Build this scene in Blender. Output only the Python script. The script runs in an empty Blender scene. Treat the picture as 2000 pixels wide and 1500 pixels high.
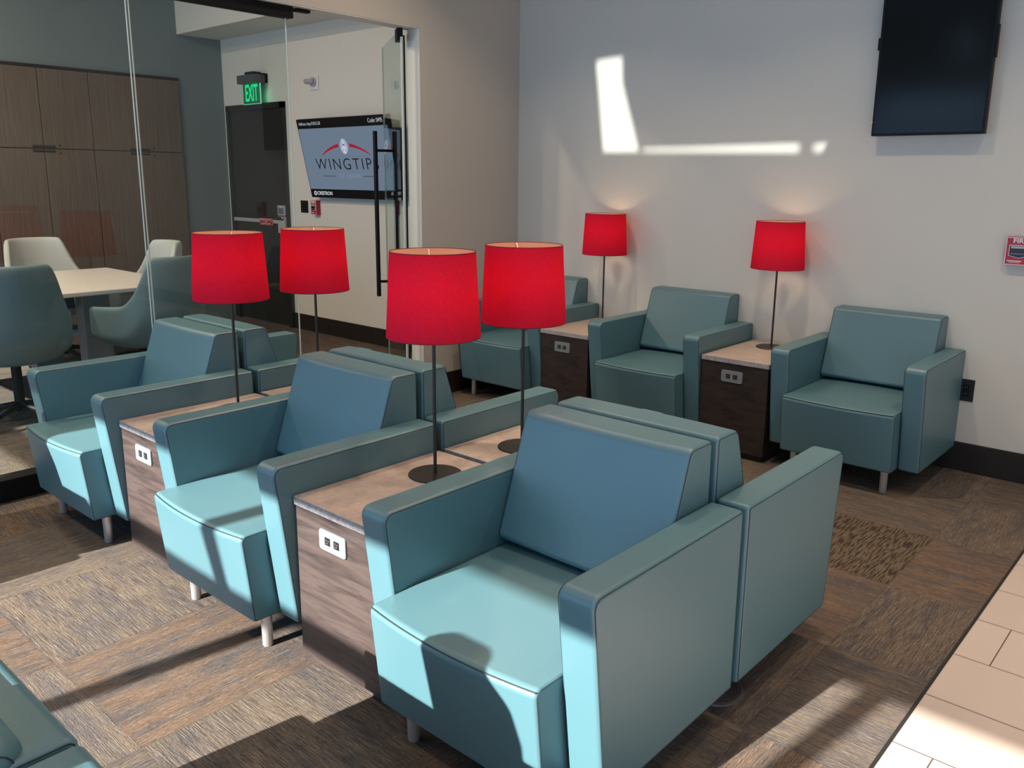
import bpy, bmesh, math, random
from mathutils import Vector, Matrix, geometry
PI = math.pi
sc = bpy.context.scene
COL = sc.collection

# ------------------------------------------------------------------ camera
CAM = Vector((1.6713, -1.284, 1.4811)); YAW, PITCH, ROLL = .7192, .2173, .0108
_sy, _cy, _sp, _cp = math.sin(YAW), math.cos(YAW), math.sin(PITCH), math.cos(PITCH)
_f = Vector((-_sy*_cp, _cy*_cp, -_sp)); _r = Vector((_cy, _sy, 0)); _u = _r.cross(_f)
_r2 = _r*math.cos(ROLL)+_u*math.sin(ROLL); _u2 = -_r*math.sin(ROLL)+_u*math.cos(ROLL)
cd = bpy.data.cameras.new('camera'); cam = bpy.data.objects.new('camera', cd); COL.objects.link(cam)
cam.matrix_world = Matrix(((_r2.x, _u2.x, -_f.x, CAM.x), (_r2.y, _u2.y, -_f.y, CAM.y), (_r2.z, _u2.z, -_f.z, CAM.z), (0, 0, 0, 1)))
cd.sensor_width = 36; cd.lens = 1651.38/2000*36
cd.shift_x = -16.47/2000; cd.shift_y = -37.38/2000
cd.clip_start = .02; sc.camera = cam

# ------------------------------------------------------------------ sky, sun, exposure
w = bpy.data.worlds.new('sky'); sc.world = w; w.use_nodes = True
bg = w.node_tree.nodes['Background']; bg.inputs[0].default_value = (.39, .64, 1, 1); bg.inputs[1].default_value = 2.5
SUNDIR = Vector((.13, 1, -.505)).normalized()
def light(name, kind, loc, energy, color=(1, 1, 1), direction=None, **kw):
    l = bpy.data.lights.new(name, kind); l.energy = energy; l.color = color
    for k, v in kw.items(): setattr(l, k, v)
    o = bpy.data.objects.new(name, l); COL.objects.link(o); o.location = loc
    if direction is not None: o.rotation_euler = Vector(direction).to_track_quat('-Z', 'Y').to_euler()
    return o
light('sun', 'SUN', (0, -8, 6), 16.5, (1, .95, .84), SUNDIR, angle=.008)
# sky coming in through the tall windows (portal guides sampling of the sky)
pt = light('window_portal', 'AREA', (-.65, -4.06, 1.3), 1, (1, 1, 1), (0, 1, 0), shape='RECTANGLE', size=11.5, size_y=2.6)
pt.data.cycles.is_portal = True
# recessed ceiling lights of the lounge and the meeting room (their housings are built below)
CEIL = 3.5
DOWN = [(-1.6, 1.9), (-.1, 1.9), (1.4, 1.9), (-1.4, .6), (.35, .6), (2.1, .6), (3.9, 2.0), (3.9, .2), (.35, -1.6), (2.1, -1.6), (-1.4, -1.6)]
CONF = [(-3.6, -.2), (-5.2, -.2), (-3.6, -1.9), (-5.2, -1.9)]
# spot added outside: shines through the high slots to draw the back wall patch
GL = Vector((-1.3, -16, 5.2))
light('patch_spot', 'SPOT', GL, 26000, (1, .98, .9), Vector((-1.16, -4, 3.2))-GL, spot_size=math.radians(5.2), spot_blend=.05, shadow_soft_size=.05)
vs = sc.view_settings; vs.view_transform = 'Standard'; vs.look = 'None'; vs.exposure = .06; vs.gamma = 1; vs.use_curve_mapping = False
sc.cycles.use_denoising = True
sc.cycles.max_bounces = 10; sc.cycles.transparent_max_bounces = 16; sc.cycles.diffuse_bounces = 5
sc.cycles.sample_clamp_indirect = 8; sc.cycles.caustics_reflective = False; sc.cycles.caustics_refractive = False

# ------------------------------------------------------------------ materials
def srgb(r, g, b):
    f = lambda c: ((c/255)/12.92 if c/255 <= .04045 else ((c/255+.055)/1.055)**2.4)
    return (f(r), f(g), f(b), 1)
class N:
    """small helper for node materials"""
    def __init__(s, name):
        s.m = bpy.data.materials.new(name); s.m.use_nodes = True; s.t = s.m.node_tree
        s.b = s.t.nodes['Principled BSDF']; s.out = s.t.nodes['Material Output']
    def n(s, k, **kw):
        x = s.t.nodes.new(k)
        for a, v in kw.items(): setattr(x, a, v)
        return x
    def put(s, sock, v):
        if hasattr(v, 'is_output'): s.t.links.new(v, sock)
        elif v is not None: sock.default_value = v
    def math(s, op, a, b=None, c=None):
        x = s.n('ShaderNodeMath', operation=op); s.put(x.inputs[0], a)
        if b is not None: s.put(x.inputs[1], b)
        if c is not None: s.put(x.inputs[2], c)
        return x.outputs[0]
    def mix(s, f, a, b, mode='MIX'):
        x = s.n('ShaderNodeMix', data_type='RGBA', blend_type=mode); s.put(x.inputs[0], f); s.put(x.inputs[6], a); s.put(x.inputs[7], b); return x.outputs[2]
    def obj(s, scale=None):
        tc = s.n('ShaderNodeTexCoord').outputs['Object']
        if scale is None: return tc
        mp = s.n('ShaderNodeMapping'); s.put(mp.inputs[0], tc); mp.inputs['Scale'].default_value = scale; return mp.outputs[0]
    def noise(s, vec, scale, detail=3, rough=.5, dist=0):
        x = s.n('ShaderNodeTexNoise'); s.put(x.inputs['Vector'], vec); x.inputs['Scale'].default_value = scale
        x.inputs['Detail'].default_value = detail; x.inputs['Roughness'].default_value = rough; x.inputs['Distortion'].default_value = dist
        return x.outputs['Fac']
    def ramp(s, fac, stops, interp='LINEAR'):
        x = s.n('ShaderNodeValToRGB'); s.put(x.inputs[0], fac); e = x.color_ramp; e.interpolation = interp
        while len(e.elements) < len(stops): e.elements.new(.5)
        for i, (p, c) in enumerate(stops): e.elements[i].position = p; e.elements[i].color = c
        return x.outputs[0]
    def bump(s, h, strength, dist=.002):
        x = s.n('ShaderNodeBump'); x.inputs['Strength'].default_value = strength; x.inputs['Distance'].default_value = dist
        s.put(x.inputs['Height'], h); s.t.links.new(x.outputs[0], s.b.inputs['Normal'])
    def set(s, base=None, rough=.5, metal=0, spec=.5, **kw):
        if base is not None: s.put(s.b.inputs['Base Color'], base)
        s.b.inputs['Roughness'].default_value = rough; s.b.inputs['Metallic'].default_value = metal
        s.b.inputs['Specular IOR Level'].default_value = spec
        for k, v in kw.items(): s.put(s.b.inputs[k.replace('_', ' ')], v)
        return s.m
def plain(name, col, rough=.5, metal=0, spec=.5, **kw): return N(name).set(col, rough, metal, spec, **kw)
def emit(name, col, strength, base=(0, 0, 0, 1)):
    n = N(name); return n.set(base, .4, 0, .5, Emission_Color=col, Emission_Strength=strength)

def leather(name, col, rough=.40):
    n = N(name); o = n.obj(); v = n.n('ShaderNodeTexVoronoi'); n.put(v.inputs['Vector'], o); v.inputs['Scale'].default_value = 700
    big = n.noise(o, 3.5, 2); c = n.mix(n.math('MULTIPLY', big, .25), col, tuple(x*.8 for x in col[:3])+(1,))
    n.bump(n.math('ADD', v.outputs['Distance'], n.math('MULTIPLY', n.noise(o, 14, 2), 1.5)), .10, .0012)
    return n.set(c, rough, 0, .75)
TEAL = (.086, .194, .238, 1)
M_teal = leather('teal_leather', TEAL)
M_seam = plain('seam_thread', (.018, .04, .05, 1), .7)
M_chairfab = leather('meeting_chair_fabric', (.12, .20, .23, 1), .6)
M_chairlight = leather('pale_meeting_chair_fabric', (.50, .54, .54, 1), .6)
M_steel = plain('brushed_steel', (.75, .75, .77, 1), .38, .7)
M_black = plain('black_metal', (.008, .008, .009, 1), .5, 0, .2)
M_pole = plain('bronze_black_metal', (.022, .018, .016, 1), .45)
M_rubber = plain('black_rubber', (.01, .01, .01, 1), .7)

def wood(name, a, b, c, scale=(2.2, 9, 9), stretch=1.0, rough=.42):
    n = N(name); v = n.obj(scale); n1 = n.noise(v, 1.6*stretch, 6, .62, 1.6); n2 = n.noise(v, 9*stretch, 4, .6, .4)
    f = n.math('ADD', n.math('MULTIPLY', n1, .75), n.math('MULTIPLY', n2, .25))
    col = n.ramp(f, [(.33, c), (.47, a), (.56, b), (.70, a)])
    fine = n.noise(n.obj((scale[0]*6, scale[1]*30, scale[2]*30)), 1, 2)
    col = n.mix(n.math('MULTIPLY', fine, .35), col, c)
    n.bump(fine, .12, .0006); return n.set(col, rough, 0, .4)
M_walnut = wood('walnut_laminate', (.068, .051, .049, 1), (.096, .071, .066, 1), (.032, .024, .024, 1), (1.3, 9, 13))
M_walnut_shaded = wood('shaded_walnut_laminate', (.030, .022, .020, 1), (.042, .031, .028, 1), (.013, .010, .009, 1), (2.4, 8, 8))  # same walnut, with the back row's shade put into its colour
def cabwood():
    n = N('cabinet_woodgrain'); v = n.obj((70, 70, 1.6)); f = n.noise(v, 1.6, 5, .6, .2)
    col = n.ramp(f, [(.3, (.10, .078, .064, 1)), (.52, (.135, .107, .088, 1)), (.72, (.165, .133, .110, 1))])
    return n.set(col, .5, 0, .35)
M_cab = cabwood()
def stone():
    n = N('sandstone_laminate'); o = n.obj()
    f = n.math('ADD', n.math('MULTIPLY', n.noise(o, 9, 5, .6, 1.5), .55), n.math('MULTIPLY', n.noise(o, 60, 3, .6), .45))
    col = n.ramp(f, [(.36, (.41, .33, .29, 1)), (.5, (.48, .395, .35, 1)), (.64, (.54, .455, .41, 1))]); return n.set(col, .38, 0, .45)
M_stone = stone()
def stone_edge():
    n = N('stone_edge_band'); f = n.noise(n.obj(), 70, 4, .7)
    return n.set(n.ramp(f, [(.35, (.25, .245, .26, 1)), (.65, (.42, .40, .41, 1))]), .5)
M_edge = stone_edge()
def wallm(name, col):
    n = N(name); n.bump(n.noise(n.obj(), 160, 3), .12, .001); return n.set(col, .85, 0, .25)
M_wall = wallm('cream_paint', (.64, .645, .60, 1))
M_wallw = wallm('warm_lit_cream_paint', (.53, .50, .45, 1))  # cream paint again, warm light put into its colour
M_white = wallm('white_paint', (.70, .71, .66, 1))
M_tealwall = wallm('teal_grey_paint', (.165, .215, .235, 1))
M_ceil = wallm('ceiling_paint', (.42, .41, .39, 1))
M_base = plain('dark_baseboard_vinyl', (.016, .012, .010, 1), .5)

def carpet():
    n = N('carpet_tile_weave'); o = n.obj(); sp = n.n('ShaderNodeSeparateXYZ'); n.put(sp.inputs[0], o); X, Y = sp.outputs[0], sp.outputs[1]
    S = .575
    gx = n.math('DIVIDE', n.math('ADD', X, -.785+.575*20), S); gy = n.math('DIVIDE', n.math('ADD', Y, -1.84+.575*20), S)
    ix, iy = n.math('FLOOR', gx), n.math('FLOOR', gy)
    cell = n.n('ShaderNodeCombineXYZ'); n.put(cell.inputs[0], ix); n.put(cell.inputs[1], iy)
    wn = n.n('ShaderNodeTexWhiteNoise'); n.put(wn.inputs['Vector'], cell.outputs[0]); rnd = wn.outputs['Value']
    par = n.math('MODULO', n.math('ADD', ix, iy), 2)            # quarter-turned tiles: ribs run the other way
    # ribs and yarn runs, along x or along y
    def runs(sx, sy):
        mp = n.n('ShaderNodeMapping'); n.put(mp.inputs[0], o); mp.inputs['Scale'].default_value = (sx, sy, 1)
        a = n.n('ShaderNodeTexNoise'); n.put(a.inputs['Vector'], mp.outputs[0]); a.inputs['Scale'].default_value = 1; a.inputs['Detail'].default_value = 3; a.inputs['Roughness'].default_value = .7
        return a.outputs['Fac']
    def pick(a, b):
        return n.math('ADD', n.math('MULTIPLY', a, n.math('SUBTRACT', 1, par)), n.math('MULTIPLY', b, par))
    yarn = pick(runs(11, 270), runs(270, 11)); tone = pick(runs(2.2, 16), runs(16, 2.2)); fine = pick(runs(60, 330), runs(330, 60))
    patch = n.noise(o, 4.5, 3, .6, .6)
    tan, beige, grey, dark = (.190, .130, .098, 1), (.170, .136, .112, 1), (.112, .100, .102, 1), (.034, .025, .021, 1)
    base = n.mix(n.math('GREATER_THAN', rnd, .62), beige, tan)
    base = n.mix(n.ramp(n.math('ADD', n.math('MULTIPLY', tone, .7), n.math('MULTIPLY', patch, .3)), [(.44, (0, 0, 0, 1)), (.60, (1, 1, 1, 1))]), base, grey)
    strong = n.math('MULTIPLY_ADD', n.math('FRACT', n.math('MULTIPLY', rnd, 7.3)), .38, .22)
    base = n.mix(n.math('MULTIPLY', n.ramp(yarn, [(.40, (1, 1, 1, 1)), (.50, (0, 0, 0, 1))]), strong), base, dark)
    base = n.mix(n.math('MULTIPLY', n.ramp(yarn, [(.54, (0, 0, 0, 1)), (.66, (1, 1, 1, 1))]), .55), base, (.32, .272, .225, 1))
    # one lighter tile with coarse dashes
    sp_ = n.math('MULTIPLY', n.math('COMPARE', ix, 19, .1), n.math('COMPARE', iy, 20, .1)); dash = runs(24, 75)
    dc = n.ramp(n.noise(n.obj((14, 95, 1)) if False else n.obj((150, 13, 1)), 1, 2, .5), [(.44, (.055, .042, .035, 1)), (.52, (.16, .125, .092, 1))])
    base = n.mix(sp_, base, dc)
    base = n.mix(.55, base, n.mix(1.0, base, n.ramp(fine, [(.35, (.5, .5, .5, 1)), (.62, (1.4, 1.4, 1.4, 1))]), 'MULTIPLY'))
    # the tile seams
    fx, fy = n.math('FRACT', gx), n.math('FRACT', gy)
    edge = n.math('MINIMUM', n.math('MINIMUM', fx, n.math('SUBTRACT', 1, fx)), n.math('MINIMUM', fy, n.math('SUBTRACT', 1, fy)))
    base = n.mix(n.math('MULTIPLY', n.math('LESS_THAN', edge, .005), .18), base, dark)
    hgt = n.math('ADD', yarn, n.math('MULTIPLY', fine, 1.2))
    n.bump(hgt, .9, .004); return n.set(base, .95, 0, .12)
M_carpet = carpet()
def tiles():
    n = N('porcelain_floor_tile'); o = n.obj(); sp = n.n('ShaderNodeSeparateXYZ'); n.put(sp.inputs[0], o)
    gy = n.math('DIVIDE', n.math('SUBTRACT', sp.outputs[1], 1.495-20*.293), .293); row = n.math('FLOOR', gy)
    gx = n.math('DIVIDE', n.math('ADD', n.math('SUBTRACT', sp.outputs[0], 1.211-20*.586), n.math('MULTIPLY', n.math('SUBTRACT', 20, row), -.195)), .586)
    fx, fy = n.math('FRACT', gx), n.math('FRACT', gy)
    ex = n.math('MULTIPLY', n.math('MINIMUM', fx, n.math('SUBTRACT', 1, fx)), .586); ey = n.math('MULTIPLY', n.math('MINIMUM', fy, n.math('SUBTRACT', 1, fy)), .293)
    j = n.math('LESS_THAN', n.math('MINIMUM', ex, ey), .0019)
    cell = n.n('ShaderNodeCombineXYZ'); n.put(cell.inputs[0], n.math('FLOOR', gx)); n.put(cell.inputs[1], row)
    wn = n.n('ShaderNodeTexWhiteNoise'); n.put(wn.inputs['Vector'], cell.outputs[0])
    c = n.mix(wn.outputs['Value'], (.54, .46, .425, 1), (.58, .50, .46, 1)); c = n.mix(n.math('MULTIPLY', n.noise(o, 40, 4), .15), c, (.48, .37, .31, 1))
    c = n.mix(j, c, (.10, .065, .06, 1)); n.bump(n.math('SUBTRACT', 1, j), .4, .001); return n.set(c, .35, 0, .4)
M_tile = tiles()

def glass(name, tint, strength=1.0):
    m = bpy.data.materials.new(name); m.use_nodes = True; t = m.node_tree; t.nodes.clear()
    o = t.nodes.new('ShaderNodeOutputMaterial'); mx = t.nodes.new('ShaderNodeMixShader'); tr = t.nodes.new('ShaderNodeBsdfTransparent'); gl = t.nodes.new('ShaderNodeBsdfGlossy')
    fr = t.nodes.new('ShaderNodeFresnel'); fr.inputs[0].default_value = 1.45; mu = t.nodes.new('ShaderNodeMath'); mu.operation = 'MULTIPLY'; mu.inputs[1].default_value = strength
    ge = t.nodes.new('ShaderNodeNewGeometry'); nt = t.nodes.new('ShaderNodeMath'); nt.operation = 'SUBTRACT'; nt.inputs[0].default_value = 1
    t.links.new(ge.outputs['Backfacing'], nt.inputs[1])
    m2 = t.nodes.new('ShaderNodeMath'); m2.operation = 'MULTIPLY'; t.links.new(fr.outputs[0], mu.inputs[0]); t.links.new(mu.outputs[0], m2.inputs[0]); t.links.new(nt.outputs[0], m2.inputs[1])
    tr.inputs[0].default_value = tint; gl.inputs['Roughness'].default_value = .0
    t.links.new(m2.outputs[0], mx.inputs[0]); t.links.new(tr.outputs[0], mx.inputs[1]); t.links.new(gl.outputs[0], mx.inputs[2]); t.links.new(mx.outputs[0], o.inputs[0]); return m
M_glass = glass('clear_partition_glass', (.93, .965, .955, 1), 1.6)
M_dglass = glass('door_glass', (.86, .94, .91, 1), 1.0)
M_gedge = plain('polished_glass_edge', (.45, .54, .53, 1), .25)

def fabric(name, diff, trans, mixf, weave=True):
    m = bpy.data.materials.new(name); m.use_nodes = True; t = m.node_tree; t.nodes.clear()
    o = t.nodes.new('ShaderNodeOutputMaterial'); mx = t.nodes.new('ShaderNodeMixShader'); d = t.nodes.new('ShaderNodeBsdfDiffuse'); tr = t.nodes.new('ShaderNodeBsdfTranslucent')
    d.inputs[0].default_value = diff; tr.inputs[0].default_value = trans; mx.inputs[0].default_value = mixf
    if weave:
        tc = t.nodes.new('ShaderNodeTexCoord'); outs = []
        for sca in ((260, 260, 1500), (1500, 1500, 260)):
            mp = t.nodes.new('ShaderNodeMapping'); mp.inputs['Scale'].default_value = sca; t.links.new(tc.outputs['Object'], mp.inputs[0])
            nz = t.nodes.new('ShaderNodeTexNoise'); nz.inputs['Scale'].default_value = .35; nz.inputs['Detail'].default_value = 2; t.links.new(mp.outputs[0], nz.inputs['Vector']); outs.append(nz.outputs['Fac'])
        ad = t.nodes.new('ShaderNodeMath'); ad.operation = 'ADD'; t.links.new(outs[0], ad.inputs[0]); t.links.new(outs[1], ad.inputs[1])
        mr = t.nodes.new('ShaderNodeMapRange'); mr.inputs[1].default_value = .75; mr.inputs[2].default_value = 1.25; mr.inputs[3].default_value = .90; mr.inputs[4].default_value = 1.07; t.links.new(ad.outputs[0], mr.inputs[0])
        for nd, c in ((d, diff), (tr, trans)):
            mm = t.nodes.new('ShaderNodeMix'); mm.data_type = 'RGBA'; mm.blend_type = 'MULTIPLY'; mm.inputs[0].default_value = 1; mm.inputs[6].default_value = c
            t.links.new(mr.outputs[0], mm.inputs[7]); t.links.new(mm.outputs[2], nd.inputs[0])
    t.links.new(d.outputs[0], mx.inputs[1]); t.links.new(tr.outputs[0], mx.inputs[2]); t.links.new(mx.outputs[0], o.inputs[0]); return m
M_shade = fabric('red_linen', (.50, .03, .08, 1), (.85, .003, .016, 1), .5)
M_lining = fabric('cream_shade_lining', (.66, .50, .40, 1), (.9, .8, .7, 1), .5, False)
M_bulb = emit('lit_bulb', (1, .72, .42, 1), 9)

# ------------------------------------------------------------------ mesh helpers
def link(name, bm, mats, parent=None, smooth=None, wn=False):
    me = bpy.data.meshes.new(name); bmesh.ops.recalc_face_normals(bm, faces=bm.faces[:]); bm.to_mesh(me); bm.free()
    for m in (mats if isinstance(mats, (list, tuple)) else [mats]): me.materials.append(m)
    if smooth is not None:
        me.shade_smooth(); me.set_sharp_from_angle(angle=math.radians(smooth))
    o = bpy.data.objects.new(name, me); COL.objects.link(o)
    if parent is not None: o.parent = parent
    if wn:
        md = o.modifiers.new('weighted_normals', 'WEIGHTED_NORMAL'); md.keep_sharp = True
    return o
def empty(name, label=None, cat=None, loc=(0, 0, 0), rz=0, group=None):
    o = bpy.data.objects.new(name, None); COL.objects.link(o); o.location = loc; o.rotation_euler = (0, 0, rz); o.empty_display_size = .1
    tag(o, label, cat, group); return o
def tag(o, label=None, cat=None, group=None, kind=None):
    if label: o['label'] = label
    if cat: o['category'] = cat
    if group: o['group'] = group
    if kind: o['kind'] = kind
    return o
def struct(o): o['kind'] = 'structure'; return o
def box(bm, x0, x1, y0, y1, z0, z1, mi=0, bev=0):
    r = bmesh.ops.create_cube(bm, size=1)['verts']
    for v in r: v.co = Vector(((x0+x1)/2+v.co.x*(x1-x0), (y0+y1)/2+v.co.y*(y1-y0), (z0+z1)/2+v.co.z*(z1-z0)))
    fs = {f for v in r for f in v.link_faces}
    for f in fs: f.material_index = mi
    if bev > 0:
        es = list({e for f in fs for e in f.edges}); rr = bmesh.ops.bevel(bm, geom=es, offset=bev, segments=2, profile=.5, affect='EDGES')
        for f in rr['faces']: f.material_index = mi
def bx(*a, mi=0, bev=0):
    bm = bmesh.new(); box(bm, *a, mi=mi, bev=bev); return bm
def lathe(bm, prof, c=(0, 0), seg=48, mi=0, close=False):
    rings = []
    for r, z in prof:
        rings.append([bm.verts.new((c[0]+r*math.cos(2*PI*k/seg), c[1]+r*math.sin(2*PI*k/seg), z)) for k in range(seg)] if r > 1e-6 else [bm.verts.new((c[0], c[1], z))])
    for a, b in zip(rings, rings[1:]+([rings[0]] if close else [])):
        for k in range(seg):
            k2 = (k+1) % seg; q = [a[k % len(a)], a[k2 % len(a)], b[k2 % len(b)], b[k % len(b)]]; u = []
            for v in q:
                if v not in u: u.append(v)
            if len(u) > 2: bm.faces.new(u).material_index = mi
def tube(bm, pts, r, seg=8, closed=False, mi=0):
    pts = [Vector(p) for p in pts]; n = len(pts); rings = []; prev = None
    for i, p in enumerate(pts):
        a = pts[(i-1) % n] if (closed or i > 0) else p; b = pts[(i+1) % n] if (closed or i < n-1) else p
        t = (b-a).normalized()
        if prev is None: s = t.cross(Vector((0, 0, 1)) if abs(t.z) < .9 else Vector((1, 0, 0))).normalized()
        else:
            s = (prev-t*prev.dot(t)); s = s.normalized() if s.length > 1e-6 else t.orthogonal().normalized()
        prev = s; q = t.cross(s); rr = r[i] if isinstance(r, (list, tuple)) else r
        rings.append([bm.verts.new(p+s*rr*math.cos(2*PI*k/seg)+q*rr*math.sin(2*PI*k/seg)) for k in range(seg)])
    for i in range(n if closed else n-1):
        a, b = rings[i], rings[(i+1) % n]
        for k in range(seg):
            f = bm.faces.new((a[k], a[(k+1) % seg], b[(k+1) % seg], b[k])); f.material_index = mi; f.smooth = True
    if not closed:
        for rg in (rings[0], rings[-1]): bm.faces.new(rg).material_index = mi
def offs(P, d):
    """move the edges of a polygon inwards by d (counter-clockwise points)"""
    n = len(P); out = []
    A = sum(P[i][0]*P[(i+1) % n][1]-P[(i+1) % n][0]*P[i][1] for i in range(n)); sg = 1 if A > 0 else -1
    for i in range(n):
        p0, p1, p2 = Vector(P[i-1][:2]), Vector(P[i][:2]), Vector(P[(i+1) % n][:2])
        d1, d2 = (p1-p0).normalized(), (p2-p1).normalized(); n1 = Vector((-d1.y, d1.x))*sg; n2 = Vector((-d2.y, d2.x))*sg
        k = 1+n1.dot(n2); out.append(p1+(n1+n2)*(d/k))
    return out
def fillet(P, R, d=0, seg=5):
    Q = offs(P, d) if d else [Vector(p[:2]) for p in P]; out = []; n = len(Q)
    for i in range(n):
        r = max(R[i]-d, .0015); p0, p1, p2 = Q[i-1], Q[i], Q[(i+1) % n]; a = (p0-p1).normalized(); b = (p2-p1).normalized()
        ang = a.angle(b); t = r/math.tan(ang/2); c = p1+(a+b).normalized()*(r/math.sin(ang/2)); s0 = p1+a*t; s1 = p1+b*t
        v0 = s0-c; v1 = s1-c; tot = v0.angle(v1); sg = 1 if v0.x*v1.y-v0.y*v1.x > 0 else -1
        for k in range(seg+1):
            an = sg*tot*k/seg; out.append(c+Vector((v0.x*math.cos(an)-v0.y*math.sin(an), v0.x*math.sin(an)+v0.y*math.cos(an))))
    return out
def padded(P, R, x0, x1, rim=.014, mid=1, warp=None, seams=True, sides=(1, 1), seg=5):
    """upholstered slab: side profile P (y,z) with corner radii R swept from x0 to x1, rounded rims, stitched seams"""
    bm = bmesh.new(); st = []
    K = 4
    for k in range(K+1):
        a = PI/2*k/K; st.append((x0+rim*(1-math.sin(a)), rim*(1-math.cos(PI/2-a)) if False else rim*(1-math.sin(a)), k))
    st = [(x0+rim*(1-math.cos(PI/2*k/K)), rim*(1-math.sin(PI/2*k/K))) for k in range(K+1)]
    inner = [(x0+rim+(x1-x0-2*rim)*j/mid, 0) for j in range(1, mid)]
    st = st+inner+[(x1-(a-x0), b) for a, b in reversed(st)]
    loops = []
    for x, d in st:
        L = [Vector((x, p.x, p.y)) for p in fillet(P, R, d, seg)]
        if warp: L = [warp(v) for v in L]
        loops.append(L)
    rings = [[bm.verts.new(v) for v in L] for L in loops]
    m = len(rings[0])
    for a, b in zip(rings, rings[1:]):
        for k in range(m): bm.faces.new((a[k], a[(k+1) % m], b[(k+1) % m], b[k]))
    for rg in (rings[0], rings[-1]): bm.faces.new(rg)
    if seams:
        q = [Vector((0, p.x, p.y)) for p in fillet(P, R, rim*.50, seg)]
        for s, ok in ((0, sides[0]), (1, sides[1])):
            if not ok: continue
            xs = x0+rim*.14 if s == 0 else x1-rim*.14
            pts = [Vector((xs, v.y, v.z)) for v in q]
            if warp: pts = [warp(v) for v in pts]
            c = sum(pts, Vector())/len(pts)
            tube(bm, pts, .0014, 5, True, 1)
    return bm

# ------------------------------------------------------------------ the room
XW, YW, YE, XT = -2.507, 3.442, 3.50, -6.60     # left wall, back wall, meeting-room end wall, meeting-room teal wall
YF, XR = -4.0, 5.2                               # window wall, right wall
fl = struct(link('floor', bx(XT, 1.097, YF, YE, -.06, 0), M_carpet))
tf = struct(link('floor_tiled', bx(1.106, XR, YF, YW, -.06, 0), M_tile)); tf.name = 'floor'
struct(link('trim_1', bx(1.097, 1.106, YF, YW, -.06, .003), M_rubber))
struct(link('ceiling', bx(XW-.12, XR, YF, YW, CEIL, CEIL+.1), M_ceil))
struct(link('wall_back', bx(XW-.12, XR, YW, YW+.12, 0, CEIL), M_wall))
struct(link('wall_right', bx(XR, XR+.12, YF, YW, 0, CEIL), M_wall))
bm = bmesh.new(); box(bm, XW-.12, XW, 2.5, YW, 0, CEIL); box(bm, XW-.12, XW, YF, 2.5, 2.392, CEIL); struct(link('wall_left', bm, M_wallw))
# white reveal of the opening
bm = bmesh.new(); box(bm, XW-.118, XW-.002, 2.494, 2.499, 0, 2.391); box(bm, XW-.118, XW-.002, YF, 2.494, 2.386, 2.3915); struct(link('trim_2', bm, M_white))
struct(link('baseboard_back', bx(XW, XR, YW-.012, YW, 0, .154, bev=.003), M_base))
struct(link('baseboard_left', bx(XW, XW+.012, 2.5, YW-.012, 0, .154, bev=.003), M_base))
# meeting room
struct(link('wall_end', bx(XT-.12, XW-.12, YE, YE+.12, 0, 4.0), M_white))
struct(link('wall_teal', bx(XT-.12, XT, YF, YE, 0, 4.0), M_tealwall))
bm = bmesh.new(); box(bm, XT, XW-.12, 3.04, YE, 2.81, 4.0); struct(link('ceiling', bm, M_white))
struct(link('ceiling', bx(XT, XW-.12, YF, 3.04, 3.7, 3.8), M_ceil))
bm = bmesh.new(); box(bm, XT, -6.52, YE-.012, YE, 0, .154); box(bm, -5.50, XW-.12, YE-.012, YE, 0, .154); struct(link('baseboard_end', bm, M_base))
# window wall behind the viewer: header, sill, mullions, plus slots added to shape the spot's patch
MULL = [-2.70, -1.19, .33, 1.84, 3.35]
bm = bmesh.new()
box(bm, -4.9, -4.35, YF-.03, YF, 0, 4.0); box(bm, XT, -6.4, YF-.03, YF, 0, 4.0); box(bm, 4.6, XR, YF-.03, YF, 0, CEIL); box(bm, XT, XR, YF-.03, YF, 0, .1); box(bm, XT, XR, YF-.03, YF, 2.585, 2.62)
box(bm, XT, -3, YF-.03, YF, 2.62, 4.0); box(bm, .8, XR, YF-.03, YF, 2.62, CEIL+.3)
def onwall(q):
    q = Vector((q[0], YW, q[1])); t = (YF-GL.y)/(q.y-GL.y); p = GL+(q-GL)*t; return (p.x, p.z)
holes = [[onwall(q) for q in h] for h in ([(-1.83, 2.24), (-1.63, 2.25), (-1.62, 2.09), (-1.475, 1.66), (-1.75, 1.66)], [(-1.44, 1.658), (-1.44, 1.674), (-.40, 1.685), (-.40, 1.645)], [(-.31, 1.645), (-.31, 1.682), (-.235, 1.682), (-.235, 1.645)])]
def zs_at(h, x):
    z = []
    for k in range(len(h)):
        (xa, za), (xb, zb) = h[k], h[(k+1) % len(h)]
        if min(xa, xb)-1e-9 <= x <= max(xa, xb)+1e-9 and abs(xa-xb) > 1e-9: z.append(za+(zb-za)*(x-xa)/(xb-xa))
    return (min(z), max(z)) if z else None
br = sorted({-3.0, .8} | {round(x, 6) for h in holes for x, z in h})
for xa, xb in zip(br, br[1:]):
    if xb-xa < 1e-4: continue
    e = (xb-xa)*.001; pa = pb = None
    for h in holes:
        m = zs_at(h, (xa+xb)/2)
        if m: pa, pb = zs_at(h, xa+e), zs_at(h, xb-e)
    top = CEIL+.3
    for lo, hi in ([((2.62, 2.62), (top, top))] if pa is None else [((2.62, 2.62), (pa[0], pb[0])), ((pa[1], pb[1]), (top, top))]):
        bm.faces.new([bm.verts.new((x, YF-.005, z)) for x, z in ((xa, lo[0]), (xb, lo[1]), (xb, hi[1]), (xa, hi[0]))])
struct(link('wall_front', bm, M_wall))
struct(link('trim_14', bx(XT, XR, -5.9, YF-.03, 3.82, 3.9), M_wall))      # unseen overhang added to keep direct sun out of the slots
for i, x in enumerate(MULL): struct(link('trim_%d' % (3+i), bx(x-.036, x+.036, YF-.06, YF, .1, 2.6), M_black))
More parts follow.
